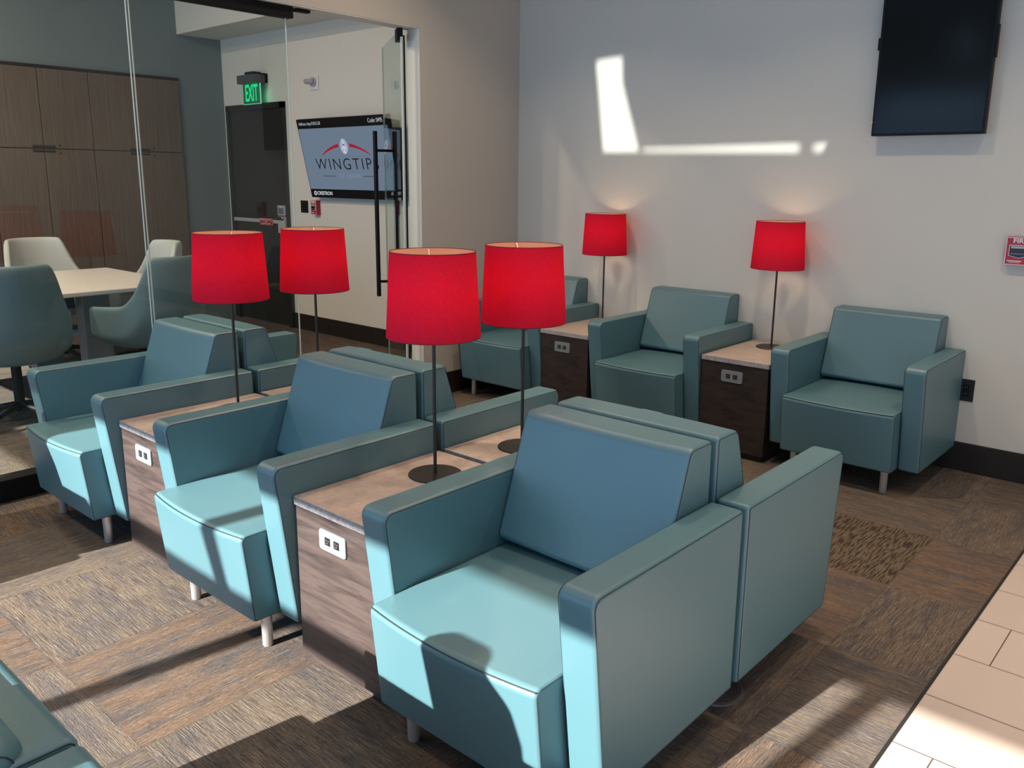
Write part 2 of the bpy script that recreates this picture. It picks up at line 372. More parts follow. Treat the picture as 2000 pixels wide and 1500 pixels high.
struct(link('trim_8', bx(-6.4, 4.6, YF-.06, YF, 2.13, 2.21), M_black))

# recessed lights
def downlight(x, y, z, where, energy, spread=PI):
    bm = bmesh.new(); lathe(bm, [(.075, z-.004), (.095, z-.004), (.095, z-.0005), (.075, z-.0005)], (x, y), 24, 0, True)
    o = link('ceiling_light', bm, M_white, None, 40); tag(o, where, 'ceiling light', 'recessed ceiling lights')
    bm = bmesh.new(); lathe(bm, [(0, z-.003), (.074, z-.003)], (x, y), 24); link('diffuser', bm, emit('lamp_diffuser', (1, .86, .70, 1), 3), o)
    light('ceiling_light_beam', 'AREA', (x, y, z-.01), energy, (1, .76, .53), (0, 0, -1), shape='DISK', size=.14, spread=spread)
for x, y in DOWN: downlight(x, y, CEIL, 'round recessed light in the ceiling over the lounge', 12 if y > 1 else 5, math.radians(105))
for x, y in CONF: downlight(x, y, 3.7, 'round recessed light in the ceiling of the meeting room', 46)

# ------------------------------------------------------------------ glass partition
XG = -2.567
def pane(name, y0, y1, z0, z1):
    o = struct(link(name, bx(XG-.005, XG+.005, y0, y1, z0, z1), M_glass))
    bm = bmesh.new()
    if y0 > YF+.1: box(bm, XG-.0055, XG+.0055, y0, y0+.0025, z0, z1)
    box(bm, XG-.0055, XG+.0055, y1-.0025, y1, z0, z1); link('glass_edge', bm, M_gedge, o); return o
pane('window_1', YF, .688, .03, 2.386); pane('window_2', .700, 1.568, .03, 2.386)
struct(link('trim_9', bx(XG-.045, XG+.055, YF, 1.568, 0, .105, bev=.004), M_black))
bm = bmesh.new(); box(bm, XG-.03, XG+.03, YF, 1.60, 2.325, 2.386, bev=.003); struct(link('trim_10', bm, M_black))
struct(link('trim_11', bx(XG-.02, XG+.02, 1.63, 1.72, 2.368, 2.386, bev=.004), M_black))
struct(link('trim_12', bx(XG-.006, XG+.010, 2.405, 2.42, 0, 2.34), M_black))       # dark seal on the hinge side
struct(link('trim_13', bx(XG-.004, XG+.012, 2.393, 2.403, 0, 2.33), M_gedge))
# open glass door
HX, HY, DA, DW = XG-.02, 2.405, math.radians(122), .80
dr = struct(empty('door_1', loc=(HX, HY, 0), rz=0)); dr.rotation_euler = (0, 0, 0)
dd = Vector((-math.sin(DA), -math.cos(DA), 0)); dr.rotation_euler = (0, 0, math.atan2(dd.y, dd.x))
link('glass_leaf', bx(.03, DW, -.005, .005, .02, 2.372), M_dglass, dr)
link('glass_edge', bx(DW-.003, DW+.0005, -.0055, .0055, .02, 2.372), M_gedge, dr)
link('hinge', bx(-.01, .085, -.018, .018, 2.31, 2.386, bev=.003), M_black, dr)
link('hinge', bx(-.01, .085, -.018, .018, .0, .075, bev=.003), M_black, dr)
for s in (-1, 1):
    bm = bmesh.new(); hx = DW-.055
    tube(bm, [(hx, s*.075, .61), (hx, s*.075, 1.80)], .016, 14)
    for z in (.72, 1.665): tube(bm, [(hx, 0, z), (hx, s*.075, z)], .010, 10)
    link('door_handle', bm, M_black, dr, 40)
dr['kind'] = 'structure'

# ------------------------------------------------------------------ lounge armchairs
W, AW, D, ZB, HB, YTF, YBS, HS, YS, SL, HA, ZBA, SLA = .76, .0995, .661, .123, .8105, .547, .420, .418, -.056, .030, .6437, .1228, .062
def make_armchair(name):
    root = empty(name); ox, oy = -W/2, -D/2
    armP = [(oy+SLA, ZBA), (oy+D, ZBA), (oy+D, HA), (oy+0, HA)]
    for x0, x1 in ((ox, ox+AW), (ox+W-AW, ox+W)):
        link('armrest', padded(armP, [.012, .008, .012, .030], x0, x1, .013), [M_teal, M_seam], root, 50, True)
    def warp(v):
        t = (v.x-(ox+AW))/(W-2*AW); t = min(1, max(0, t)); c = 1-(2*t-1)**2; fy = 1-min(1, max(0, (v.y-(oy+YS))/.30)); up = max(0, (v.z-ZB)/(HS-ZB))
        top = 1 if v.z > HS-.03 else 0
        return Vector((v.x, v.y-.027*c*fy*up**.7-.0*c, v.z+(.014*c*min(1, (v.y-(oy+YS))/.16) if top else 0)))
    seatP = [(oy+YS+SL, ZB), (oy+D-.108, ZB), (oy+D-.108, HS), (oy+YS, HS)]
    bm = padded(seatP, [.012, .006, .006, .020], ox+AW+.002, ox+W-AW-.002, .010, 14, warp)
    # seam along the front top edge
    pts = [warp(Vector((ox+AW+.005+(W-2*AW-.010)*k/28, oy+YS+.0052, HS-.0052))) for k in range(29)]
    tube(bm, pts, .0017, 6, False, 1)
    link('seat', bm, [M_teal, M_seam], root, 50, True)
    backP = [(oy+D-.10, ZB), (oy+D, ZB), (oy+D, HB), (oy+YTF, HB), (oy+YBS, HS+.020), (oy+D-.10, HS+.012)]
    def warpb(v):
        t = (v.x-(ox+AW))/(W-2*AW); c = 1-(2*min(1, max(0, t))-1)**2; f = 1 if v.y < oy+YTF+.02 and v.z > HS+.03 else 0
        return Vector((v.x, v.y-.010*c*f, v.z))
    link('backrest', padded(backP, [.006, .008, .014, .030, .022, .006], ox+AW+.002, ox+W-AW-.002, .012, 8, warpb), [M_teal, M_seam], root, 50, True)
    for lx in (ox+AW+.051, ox+W-AW-.051):
        for ly in (oy+.045, oy+D-.07):
            bm = bmesh.new(); lathe(bm, [(0, 0), (.0145, 0), (.0165, .003), (.0185, ZB+.004), (0, ZB+.004)], (lx, ly), 20)
            link('leg', bm, M_steel, root, 40)
    return root
def copy_tree(o, parent=None):
    c = o.copy(); COL.objects.link(c)
    if parent is not None: c.parent = parent; c.matrix_parent_inverse = o.matrix_parent_inverse.copy()
    for ch in list(o.children): copy_tree(ch, c)
    return c
P, P3, Y3, X3, G = 1.1731, 1.1726, 2.780, -.1763, .026
proto = make_armchair('lounge_armchair'); used = []
def place(proto, x, y, rz, label, cat, group):
    o = proto if id(proto) not in used else copy_tree(proto); used.append(id(proto))
    o.location = (x, y, 0); o.rotation_euler = (0, 0, rz); tag(o, label, cat, group); return o
CH = [
 (-.010+W/2, D/2, 0, 'large teal leather armchair nearest the viewer, a dark rounded shadow on its seat front', 'teal armchairs in the two back-to-back rows'),
 (-P+W/2, D/2, 0, 'sunlit teal armchair in the middle of the front row, curved shadow stripe on its seat', 'teal armchairs in the two back-to-back rows'),
 (-2*P+W/2, D/2, 0, 'front-row teal armchair closest to the glass partition, half its seat in shade', 'teal armchairs in the two back-to-back rows'),
 (-.008+W/2, D+G+D/2, PI, 'teal armchair turned away behind the nearest armchair, its tall outer side facing the tiled walkway', 'teal armchairs in the two back-to-back rows'),
 (-P-.002+W/2, D+G+D/2, PI, 'teal armchair turned away behind the middle armchair, beside the lamp table', 'teal armchairs in the two back-to-back rows'),
 (-2*P-.005+W/2, D+G+D/2, PI, 'teal armchair turned away toward the meeting room door, back to the leftmost front armchair', 'teal armchairs in the two back-to-back rows'),
 (X3+W/2, Y3+D/2, 0, 'teal armchair against the cream wall, under the black screen', 'teal armchairs along the back wall'),
 (X3-P3-.008+W/2, Y3+D/2, 0, 'teal armchair against the cream wall between the two dark side tables', 'teal armchairs along the back wall'),
 (X3-2*P3+.0155+W/2, Y3+D/2, 0, 'teal armchair in the wall corner, mostly hidden behind red lampshades', 'teal armchairs along the back wall')]
for x, y, rz, lb, g in CH: place(proto, x, y, rz, lb, 'armchair', g)

# ------------------------------------------------------------------ side tables
HT = .5447; TW = .396; TD0 = .066
def make_table(name, woodm, depth):
    root = empty(name); y0 = -depth/2; y1 = depth/2
    bm = bmesh.new(); box(bm, -TW/2, TW/2, y0, y1, HT-.026, HT, 0, .0015)
    for f in bm.faces:
        if abs(f.normal.z) < .5: f.material_index = 1
    link('tabletop', bm, [M_stone, M_edge], root)
    bm = bmesh.new(); box(bm, -TW/2+.004, TW/2-.004, y0+.005, y1-.002, .035, HT-.0275, 0, .001); box(bm, -TW/2+.02, TW/2-.02, y0+.03, y1-.02, 0, .034)
    link('cabinet_body', bm, woodm, root)
    # outlet plate: rounded rectangle
    P_ = [(-.0625, -.032), (.0625, -.032), (.0625, .032), (-.0625, .032)]; Q = fillet(P_, [.010]*4, 0, 4)
    bm = bmesh.new(); cx = -.012; cz = .4475
    a = [bm.verts.new((cx+p.x, y0+.0005, cz+p.y)) for p in Q]; b = [bm.verts.new((cx+p.x, y0+.0048, cz+p.y)) for p in Q]; c = [bm.verts.new((cx+p.x*.985, y0-.0008, cz+p.y*.97)) for p in Q]
    n = len(Q); bm.faces.new(c)
    for k in range(n): bm.faces.new((a[k], a[(k+1) % n], b[(k+1) % n], b[k])); bm.faces.new((c[k], c[(k+1) % n], a[(k+1) % n], a[k]))
    pl = link('power_outlet_plate', bm, M_plate, root)
    for sx in (-.021, .021):
        bm = bmesh.new(); box(bm, cx+sx-.0125, cx+sx+.0125, y0-.0018, y0-.0005, cz-.012, cz+.012, 0, .0006)
        for dx, dz, ww, hh in ((-.004, .004, .0018, .004), (.005, .003, .0018, .003), (.001, -.005, .003, .0016), (-.006, -.006, .0018, .002)):
            box(bm, cx+sx+dx-ww, cx+sx+dx+ww, y0-.0024, y0-.0017, cz+dz-hh, cz+dz+hh, 1)
        link('socket', bm, [M_sock, M_sock2], pl)
    return root
M_plate = plain('pale_plastic', (.19, .215, .24, 1), .45)
M_sock = plain('black_plastic', (.012, .012, .014, 1), .35)
M_sock2 = plain('grey_contacts', (.10, .10, .11, 1), .4)
td = D-TD0
tA = make_table('side_table', M_walnut, td); yA = TD0+td/2; xA = -.410+TW/2
place(tA, xA, yA, 0, 'walnut side table with stone top between the nearest and the middle front armchair', 'side table', 'side tables of the back-to-back rows')
place(tA, xA-P, yA, 0, 'walnut side table with stone top between the middle and the leftmost front armchair', 'side table', 'side tables of the back-to-back rows')
place(tA, xA, 2*D+G-yA, PI, 'side table turned away, only its stone top in view behind the nearest lamp', 'side table', 'side tables of the back-to-back rows')
place(tA, xA-P, 2*D+G-yA, PI, 'side table turned away behind the armrest of the middle armchair, near the glass partition', 'side table', 'side tables of the back-to-back rows')
td3 = YW-.014-(Y3+.026)
tB = make_table('side_table', M_walnut_shaded, td3); y3 = Y3+.026+td3/2
place(tB, X3-P3+W+.006+TW/2, y3, 0, 'shaded walnut side table by the cream wall, left of the armchair under the screen', 'side table', 'dark side tables along the back wall')
o2 = place(tB, X3-2*P3+W+.0175+TW/2*.96, y3, 0, 'shaded walnut side table by the cream wall, the one nearer the room corner', 'side table', 'dark side tables along the back wall'); o2.scale.x = .96

# ------------------------------------------------------------------ table lamps
def make_lamp(name):
    root = empty(name)
    bm = bmesh.new(); lathe(bm, [(0, 0), (.086, 0), (.087, .0025), (.0855, .005), (0, .0055)], seg=56); link('base', bm, M_pole, root, 40)
    bm = bmesh.new(); tube(bm, [(0, 0, .004), (0, 0, .50)], .0056, 14); lathe(bm, [(0, .49), (.014, .49), (.017, .497), (.017, .53), (0, .53)], seg=20); link('pole', bm, M_pole, root, 40)
    z0, z1, r0, r1 = .999-HT, 1.261-HT, .147, .132
    bm = bmesh.new(); lathe(bm, [(r0, z0), (r1, z1)], seg=96); sh = link('lamp_shade', bm, M_shade, root, 60)
    bm = bmesh.new(); lathe(bm, [(r0-.0015, z0+.001), (r1-.0015, z1-.001)], seg=96); link('shade_lining', bm, M_lining, sh, 60)
    for r, z in ((r0-.0006, z0), (r1-.0006, z1)):
        bm = bmesh.new(); tube(bm, [(r*math.cos(2*PI*k/72), r*math.sin(2*PI*k/72), z) for k in range(72)], .0013, 6, True)
        link('shade_rim', bm, M_rim, sh, 60)
    bm = bmesh.new(); zs = z1-.022
    tube(bm, [(.019*math.cos(2*PI*k/24), .019*math.sin(2*PI*k/24), .525) for k in range(24)], .0015, 6, True)
    for a in (.4, .4+2*PI/3, .4+4*PI/3):
        tube(bm, [(.019*math.cos(a), .019*math.sin(a), .525), (.05*math.cos(a), .05*math.sin(a), zs-.05), ((r1-.002)*math.cos(a), (r1-.002)*math.sin(a), z1-.004)], .0014, 6)
    link('spider_fitter', bm, M_steel, sh, 60)
    bm = bmesh.new(); lathe(bm, [(0, .53), (.013, .53), (.016, .548), (.029, .575), (.031, .592), (.026, .612), (.012, .624), (0, .627)], seg=24); b = link('light_bulb', bm, M_bulb, root, 60)
    return root
M_rim = plain('dark_red_trim', (.10, .006, .012, 1), .6)
lampP = make_lamp('table_lamp')
LAMPS = [(-.237, .484, 'large red-shaded table lamp in front, on the table beside the nearest armchair'),
 (-.221, .890, 'red-shaded table lamp just behind and right of the nearest one, on the table turned away'),
 (-1.404, .474, 'red-shaded table lamp between the middle and leftmost front armchairs'),
 (-1.408, .874, 'red-shaded table lamp in front of the black exit door, on the table turned away'),
 (-1.605, 3.285, 'small red-shaded lamp by the cream wall, nearer the room corner'),
 (-.393, 3.265, 'red-shaded lamp by the cream wall, left of the armchair under the screen')]
for x, y, lb in LAMPS:
    o = place(lampP, x, y, 0, lb, 'table lamp', 'red table lamps'); o.location.z = HT
    light('lamp_bulb_glow', 'POINT', (x, y, HT+.60), 3.7, (1, .62, .34), shadow_soft_size=.034)

# ------------------------------------------------------------------ text
def text_mesh(name, s, size, loc, rot, mat, parent=None, ext=.0005, align='CENTER', sx=1.0, off=0, gap=1.0):
    cu = bpy.data.curves.new(name, 'FONT'); cu.body = s; cu.size = size; cu.extrude = ext; cu.align_x = align; cu.align_y = 'CENTER'; cu.offset = off; cu.space_character = gap
    t = bpy.data.objects.new('t', cu); COL.objects.link(t); dg = bpy.context.evaluated_depsgraph_get(); dg.update()
    me = bpy.data.meshes.new_from_object(t.evaluated_get(dg)); bpy.data.objects.remove(t); bpy.data.curves.remove(cu)
    for v in me.vertices: v.co.x *= sx
    me.materials.clear(); me.materials.append(mat); o = bpy.data.objects.new(name, me); COL.objects.link(o); o.location = loc; o.rotation_euler = rot
    if parent is not None: o.parent = parent
    return o
FACE = (PI/2, 0, 0)     # lettering that faces the window wall

# ------------------------------------------------------------------ black portrait screen on the cream wall
t = empty('wall_screen', 'black portrait screen hanging on the cream wall, switched off', 'screen', (.291, 3.36, 1.715))
link('housing', bx(-.268, .268, 0, .045, 0, .955, bev=.003), M_black, t)
M_scr = plain('dark_display', (.006, .009, .011, 1), .12); M_scr.node_tree.nodes['Principled BSDF'].inputs['Specular IOR Level'].default_value = .22
link('display', bx(-.257, .257, -.002, 0, .012, .945), M_scr, t)
link('wall_bracket', bx(-.15, .15, .045, YW-3.3605, .25, .7), M_black, t)
link('speaker_bump', bx(-.278, -.267, .004, .03, .425, .485, bev=.002), M_black, t)
link('side_port', bx(.267, .276, .004, .035, .35, .50, bev=.002), M_black, t)
link('standby_light', bx(-.2695, -.2675, -.001, .002, .068, .072), emit('red_led', (1, .05, .05, 1), 5), t)['label'] = 'tiny red standby light'

# ------------------------------------------------------------------ fire alarms, outlets
M_fire = plain('alarm_red_plastic', (.42, .012, .03, 1), .35); M_wtxt = plain('white_print', (.85, .80, .82, 1), .5); M_dk = plain('dark_window', (.012, .014, .018, 1), .3)
def alarm(loc, wd, ht, dp, label):
    t = empty('fire_alarm', label, 'fire alarm', loc)
    link('case', bx(-wd/2, wd/2, 0, dp, 0, ht, bev=.004), M_fire, t)
    bm = bmesh.new()
    for a in ((-wd/2+.001, -wd/2+.004, 0, ht), (wd/2-.004, wd/2-.001, 0, ht)): box(bm, a[0], a[1], -.001, .0005, a[2]+.002, a[3]-.002)
    for z in (.0015, ht-.0045): box(bm, -wd/2+.002, wd/2-.002, -.001, .0005, z, z+.003)
    link('border', bm, M_wtxt, t)
    text_mesh('lettering', 'FIRE', ht*.22, (0, -.0015, ht*.86), FACE, M_wtxt, t, .0004, sx=1.15, off=.0008)
    Pp = [(-wd*.37, ht*.33), (0, ht*.25), (wd*.37, ht*.33), (wd*.37, ht*.72), (-wd*.37, ht*.72)]
    for nm, PP, yy, mm in (('pull_frame', Pp, -.0022, M_wtxt), ('pull_handle', offs(Pp, .003), -.0040, M_dk)):
        bm = bmesh.new(); a = [bm.verts.new((p[0], yy, p[1])) for p in PP]; b = [bm.verts.new((p[0], .001, p[1])) for p in PP]; bm.faces.new(a); n = len(a)
        for k in range(n): bm.faces.new((a[k], a[(k+1) % n], b[(k+1) % n], b[k]))
        link(nm, bm, mm, t)
    bm = bmesh.new(); box(bm, -wd*.30, wd*.30, -.0052, -.0040, ht*.60, ht*.68); box(bm, -wd*.30, wd*.30, -.0052, -.0040, ht*.40, ht*.415); link('pull_lettering', bm, M_grey, t)
    bm = bmesh.new(); box(bm, -wd*.40, wd*.12, -.0012, .0005, ht*.135, ht*.165); box(bm, -wd*.33, wd*.05, -.0012, .0005, ht*.09, ht*.105); link('small_print', bm, M_wtxt, t)
    return t
M_grey = plain('light_grey_plastic', (.42, .44, .47, 1), .4)
alarm((.768, YW-.034, 1.092), .122, .136, .034, 'red fire alarm pull box on the cream wall, cut off by the right picture edge')
alarm((-5.055, YE-.05, 1.128), .085, .132, .05, 'small red fire alarm pull box on the meeting room wall below the logo screen')
def outlet(loc, wd, ht, label, name='wall_outlet', cat='outlet'):
    t = empty(name, label, cat, loc); link('plate', bx(-wd/2, wd/2, -.006, 0, 0, ht, bev=.002), M_sock, t)
    for s in ((-1, 1) if wd > .09 else (0,)):
        bm = bmesh.new(); box(bm, s*wd*.22-.016, s*wd*.22+.016, -.0085, -.005, ht*.5-.033, ht*.5+.033, 0, .001)
        for dz in (-.017, .017):
            for dx in (-.005, .005): box(bm, s*wd*.22+dx-.0012, s*wd*.22+dx+.0012, -.0092, -.008, ht*.5+dz-.005, ht*.5+dz+.005, 1)
        link('socket', bm, [M_black, M_sock2], t)
    return t
outlet((.607, YW, .375), .074, .116, 'black wall outlet low on the cream wall beside the rightmost armchair')
outlet((-5.264, YE, 1.139), .116, .114, 'black double switch plate on the meeting room wall, left of the small fire alarm', 'switch_plate', 'switch')

# ------------------------------------------------------------------ meeting room: exit door
dr = struct(empty('door_2', loc=(-6.015, YE, 0)))
fr = bmesh.new(); FW = .51
box(fr, -FW, -FW+.055, -.035, 0, 0, 2.165); box(fr, FW-.055, FW, -.035, 0, 0, 2.165); box(fr, -FW, FW, -.035, 0, 2.11, 2.165); link('door_frame', fr, plain('black_door_frame', (.018, .018, .018, 1), .3), dr)
link('door_leaf', bx(-FW+.055, FW-.055, -.014, 0, .008, 2.11), plain('black_door_paint', (.022, .023, .022, 1), .35), dr)
bm = bmesh.new(); box(bm, -.5+.055, FW-.1, -.05, -.035, 1.02, 1.055, 0, .004); link('push_bar', bm, M_grey, dr)
bm = bmesh.new(); box(bm, .362, .486, -.05, -.014, 1.10, 1.198, 0, .005); box(bm, .38, .468, -.052, -.049, 1.115, 1.175, 1); box(bm, .417, .431, -.054, -.049, 1.172, 1.182, 2); link('keypad', bm, [M_grey, plain('grey_inset', (.12, .13, .15, 1), .4), M_wtxt], dr)
bm = bmesh.new(); box(bm, .366, .49, -.055, -.014, .93, 1.092, 0, .005); box(bm, .37, .47, -.058, -.054, 1.055, 1.088, 1); box(bm, .445, .46, -.061, -.057, 1.07, 1.084, 2); link('latch_box', bm, [M_grey, M_dk, M_wtxt], dr)
bm = bmesh.new(); box(bm, .044, .280, -.054, -.050, .998, 1.066, 0, .001); sg = link('warning_sign', bm, plain('sign_red', (.38, .02, .04, 1), .5), dr)
bm = bmesh.new(); a = .0022
for (x0, x1, z0, z1) in ((.047, .277, 1.061, 1.0625), (.047, .277, 1.0015, 1.003), (.047, .0485, 1.0015, 1.0625), (.2755, .277, 1.0015, 1.0625)): box(bm, x0, x1, -.0548, -.0538, z0, z1)
link('sign_border', bm, M_wtxt, sg)
for s, z, sz in (('EMERGENCY EXIT ONLY', 1.049, .0185), ('PUSH', 1.032, .016), ('ALARM WILL SOUND', 1.014, .016)): text_mesh('lettering', s, sz, (.162, -.0546, z), FACE, M_wtxt, sg, .0003)
# exit sign
t = empty('exit_sign', 'green lit EXIT sign above the black door', 'exit sign', (-5.93, YE, 2.15))
link('housing', bx(-.155, .165, -.15, -.04, .192, .270, bev=.004), plain('grey_sign_housing', (.07, .08, .085, 1), .4), t)
bm = bmesh.new(); box(bm, .02, .15, -.06, 0, .20, .285, 0, .004); box(bm, -.06, .09, -.12, -.03, .268, .30, 0, .004); link('mount', bm, M_black, t)
M_gp = N('edge_lit_acrylic'); M_gp = M_gp.set((.03, .10, .08, 1), .2, 0, .5, Emission_Color=(.02, .35, .16, 1), Emission_Strength=.12)
link('sign_panel', bx(-.148, .150, -.093, -.083, .008, .195), M_gp, t)
bm = bmesh.new(); box(bm, -.152, -.147, -.094, -.082, .006, .195); box(bm, .149, .154, -.094, -.082, .006, .195); box(bm, -.150, .152, -.094, -.082, .003, .008); link('lit_edge', bm, emit('green_glow_edge', (.35, .95, .65, 1), .55), t)
text_mesh('lettering', 'EXIT', .215, (.004, -.0945, .1), FACE, emit('green_lit_letters', (.0, .72, .22, 1), 1.0), t, .0008, sx=.50, off=.0045)
light('exit_sign_glow', 'POINT', (-5.80, YE-.06, 2.22), .07, (.1, 1, .45), shadow_soft_size=.03)
# wall sensor
t = empty('wall_sensor', 'small white sensor plate with a round camera head, high on the meeting room wall', 'sensor', (-5.025, YE, 2.24))
link('plate', bx(-.062, .062, -.012, 0, 0, .127, bev=.006), plain('white_plastic', (.75, .76, .80, 1), .4), t)
bm = bmesh.new(); tube(bm, [(0, -.012, .07), (0, -.03, .07)], .04, 24); link('swivel_ring', bm, M_grey, t, 40)
bm = bmesh.new(); tube(bm, [(.01, -.03, .07), (-.015, -.075, .07), (-.02, -.10, .068)], [.022, .024, .018], 18); link('camera_head', bm, M_grey, t, 40)

# logo screen, tilted down
B0, B1 = Vector((-4.395, 3.415, 1.290)), Vector((-4.395, 3.275, 1.968)); TH = (B1-B0).length; tilt = math.atan2(B0.y-B1.y, B1.z-B0.z)
t = empty('logo_screen', 'wide wall screen showing a red arc over WINGTIPS lettering, behind the glass', 'screen', B0); t.rotation_euler = (tilt, 0, 0)
HWX = .625
link('housing', bx(-HWX, HWX, 0, .04, 0, TH, bev=.004), M_black, t)
M_disp = emit('blue_grey_display', srgb(112, 130, 150), .75, (.01, .01, .01, 1))
ds = link('display', bx(-HWX+.012, HWX-.012, -.002, 0, .078, TH-.082), M_disp, t)
M_inkD = emit('display_black', srgb(20, 24, 32), .6); M_inkR = emit('display_red', srgb(150, 25, 45), 1); M_inkG = emit('display_grey', srgb(125, 135, 158), 1); M_inkL = emit('display_pale', srgb(158, 163, 190), 1); M_inkW = emit('display_white', srgb(200, 205, 215), .9)
zc = .078+(TH-.16)*.5
text_mesh('lettering', 'WINGTIPS', .140, (-.015, -.003, zc-.048), FACE, M_inkD, ds, .0003, sx=1.16, off=-.0012, gap=1.22)
text_mesh('lettering', 'ST. LOUIS', .050, (0, -.003, zc-.148), FACE, M_inkG, ds, .0003, sx=1.35, off=-.0008)
bm = bmesh.new(); box(bm, -.38, -.19, -.003, -.002, zc-.150, zc-.146); box(bm, .19, .38, -.003, -.002, zc-.150, zc-.146); link('logo_rule', bm, M_inkD, ds)
bm = bmesh.new()
for sgn in (-1, 1):
    pr = None
    for k in range(17):
        a = k/16; x = sgn*(.075+a*.265); z = zc+.112-.082*((.075+a*.265)/.34)**2; th = .020*(1-a)**.6+.003
        cur = (bm.verts.new((x, -.0032, z+th)), bm.verts.new((x, -.0032, z-th*.3)))
        if pr: bm.faces.new((pr[0], cur[0], cur[1], pr[1]))
        pr = cur
link('logo_arc', bm, M_inkR, ds)
bm = bmesh.new(); vs_ = [bm.verts.new((.052*math.cos(2*PI*k/40), -.0034, zc+.106+.066*math.sin(2*PI*k/40))) for k in range(40)]; bm.faces.new(vs_); link('logo_roundel', bm, M_inkL, ds)
bm = bmesh.new()   # small plane in the roundel: nose up, swept wings
for pl in ([(0, .056), (.006, .045), (.006, -.040), (-.006, -.040), (-.006, .045)], [(.005, .004), (.038, -.018), (.038, -.026), (.005, -.012)], [(-.005, .004), (-.038, -.018), (-.038, -.026), (-.005, -.012)], [(.004, -.034), (.016, -.050), (.016, -.055), (-.016, -.055), (-.016, -.050), (-.004, -.034)]):
    bm.faces.new([bm.verts.new((x, -.0042, zc+.106+z)) for x, z in pl])
link('logo_plane', bm, M_inkW, ds)
bm = bmesh.new(); bm.faces.new([bm.verts.new((x, -.0048, zc+.121+z)) for x, z in ((-.012, .006), (0, .002), (.012, .006), (.012, -.007), (0, -.003), (-.012, -.007))]); link('logo_bow', bm, M_inkD, ds)
text_mesh('caption', 'Address: http://10.0.5.20', .040, (-HWX+.035, -.003, TH-.040), FACE, M_inkW, t, .0003, 'LEFT', .8, -.0006)
text_mesh('caption', 'Code: 0495', .050, (HWX-.06, -.003, TH-.040), FACE, M_inkW, t, .0003, 'RIGHT', .8, -.0006)
text_mesh('caption', 'CRESTRON', .044, (-HWX+.105, -.003, .040), FACE, M_inkW, t, .0003, 'LEFT', 1.0, .0006)
bm = bmesh.new(); tube(bm, [(-HWX+.075+.016*math.cos(2*PI*k/24), -.003, .040+.016*math.sin(2*PI*k/24)) for k in range(24)], .004, 6, True); link('maker_mark', bm, M_inkW, t)
bm = bmesh.new(); box(bm, -4.55, -3.815, YE-.036, YE-.001, 1.30, 1.87, 0, .004); o = link('dark_box', bm, plain('dark_grey', (.06, .06, .055, 1), .5)); tag(o, 'dark grey box behind the right half of the logo screen', 'wall box')  # plain dark grey box behind the tilted screen

# ------------------------------------------------------------------ meeting room: built-in cabinets
M_gap = plain('dark_gap', (.012, .010, .009, 1), .8); M_pull = plain('recessed_metal_pull', (.10, .095, .09, 1), .35, .6)
def cabinet(name, yc, label):
    t = empty(name, label, 'cabinet', (XT, yc, 0))
    link('carcass', bx(.001, .012, -.4288, .4288, .06, 2.395), M_gap, t)
    for s in (-1, 1):
        for z0, z1, up in ((.10, 1.689, 0), (1.696, 2.372, 1)):
            y0, y1 = (s*.426, s*.003) if s < 0 else (.003, .426)
            d = link('door', bx(.012, .030, y0, y1, z0, z1, bev=.001), M_cab, t)
            zz = (1.700, 1.722) if up else (1.660, 1.684)
            ya, yb = (-.095, -.004) if s < 0 else (.004, .095)
            bm = bmesh.new(); box(bm, .0302, .032, ya, yb, zz[0], zz[1]); box(bm, .0315, .0335, ya+.003, yb-.003, zz[0]+.011, zz[1]-.003, 1); link('recessed_pull', bm, [M_gap, M_pull], d)
            if s > 0:
                bm = bmesh.new(); tube(bm, [(.029, .135, 1.722 if up else 1.655), (.033, .135, 1.722 if up else 1.655)], .008, 12); link('lock', bm, M_gap, d)
    link('top_trim', bx(.001, .034, -.4288, .4288, 2.374, 2.40), M_gap, t)
    return t
cab = cabinet('wall_cabinet', 2.576, 'tall four-door wood cabinet beside the teal wall strip, rightmost in the meeting room')
c2 = copy_tree(cab); c2.location.y = 2.576-.858; tag(c2, 'tall four-door wood cabinet left of the rightmost one, above the pale meeting chair', 'cabinet')
c3 = copy_tree(cab); c3.location.y = 2.576-.858*2; tag(c3, 'tall wood cabinet cut off by the left picture edge', 'cabinet')
for o in (cab, c2, c3): o['group'] = 'built-in wood cabinets'

# meeting table
t = empty('meeting_table', 'white meeting table among the swivel chairs behind the glass', 'table', (-4.66, .45, 0))
link('tabletop', bx(-.69, .69, -1.2, 1.2, .712, .742, bev=.006), plain('white_laminate', (.78, .74, .73, 1), .4), t)
for sy in (-1, 1):
    for sx in (-1, 1):
        link('leg', bx(sx*.47-.06, sx*.47+.06, sy*.60-.09, sy*.60+.09, 0, .711, bev=.01), plain('grey_metal', (.22, .24, .26, 1), .4), t)
link('crossbar', bx(-.40, .40, -.52, .52, .60, .70, bev=.01), M_black, t)

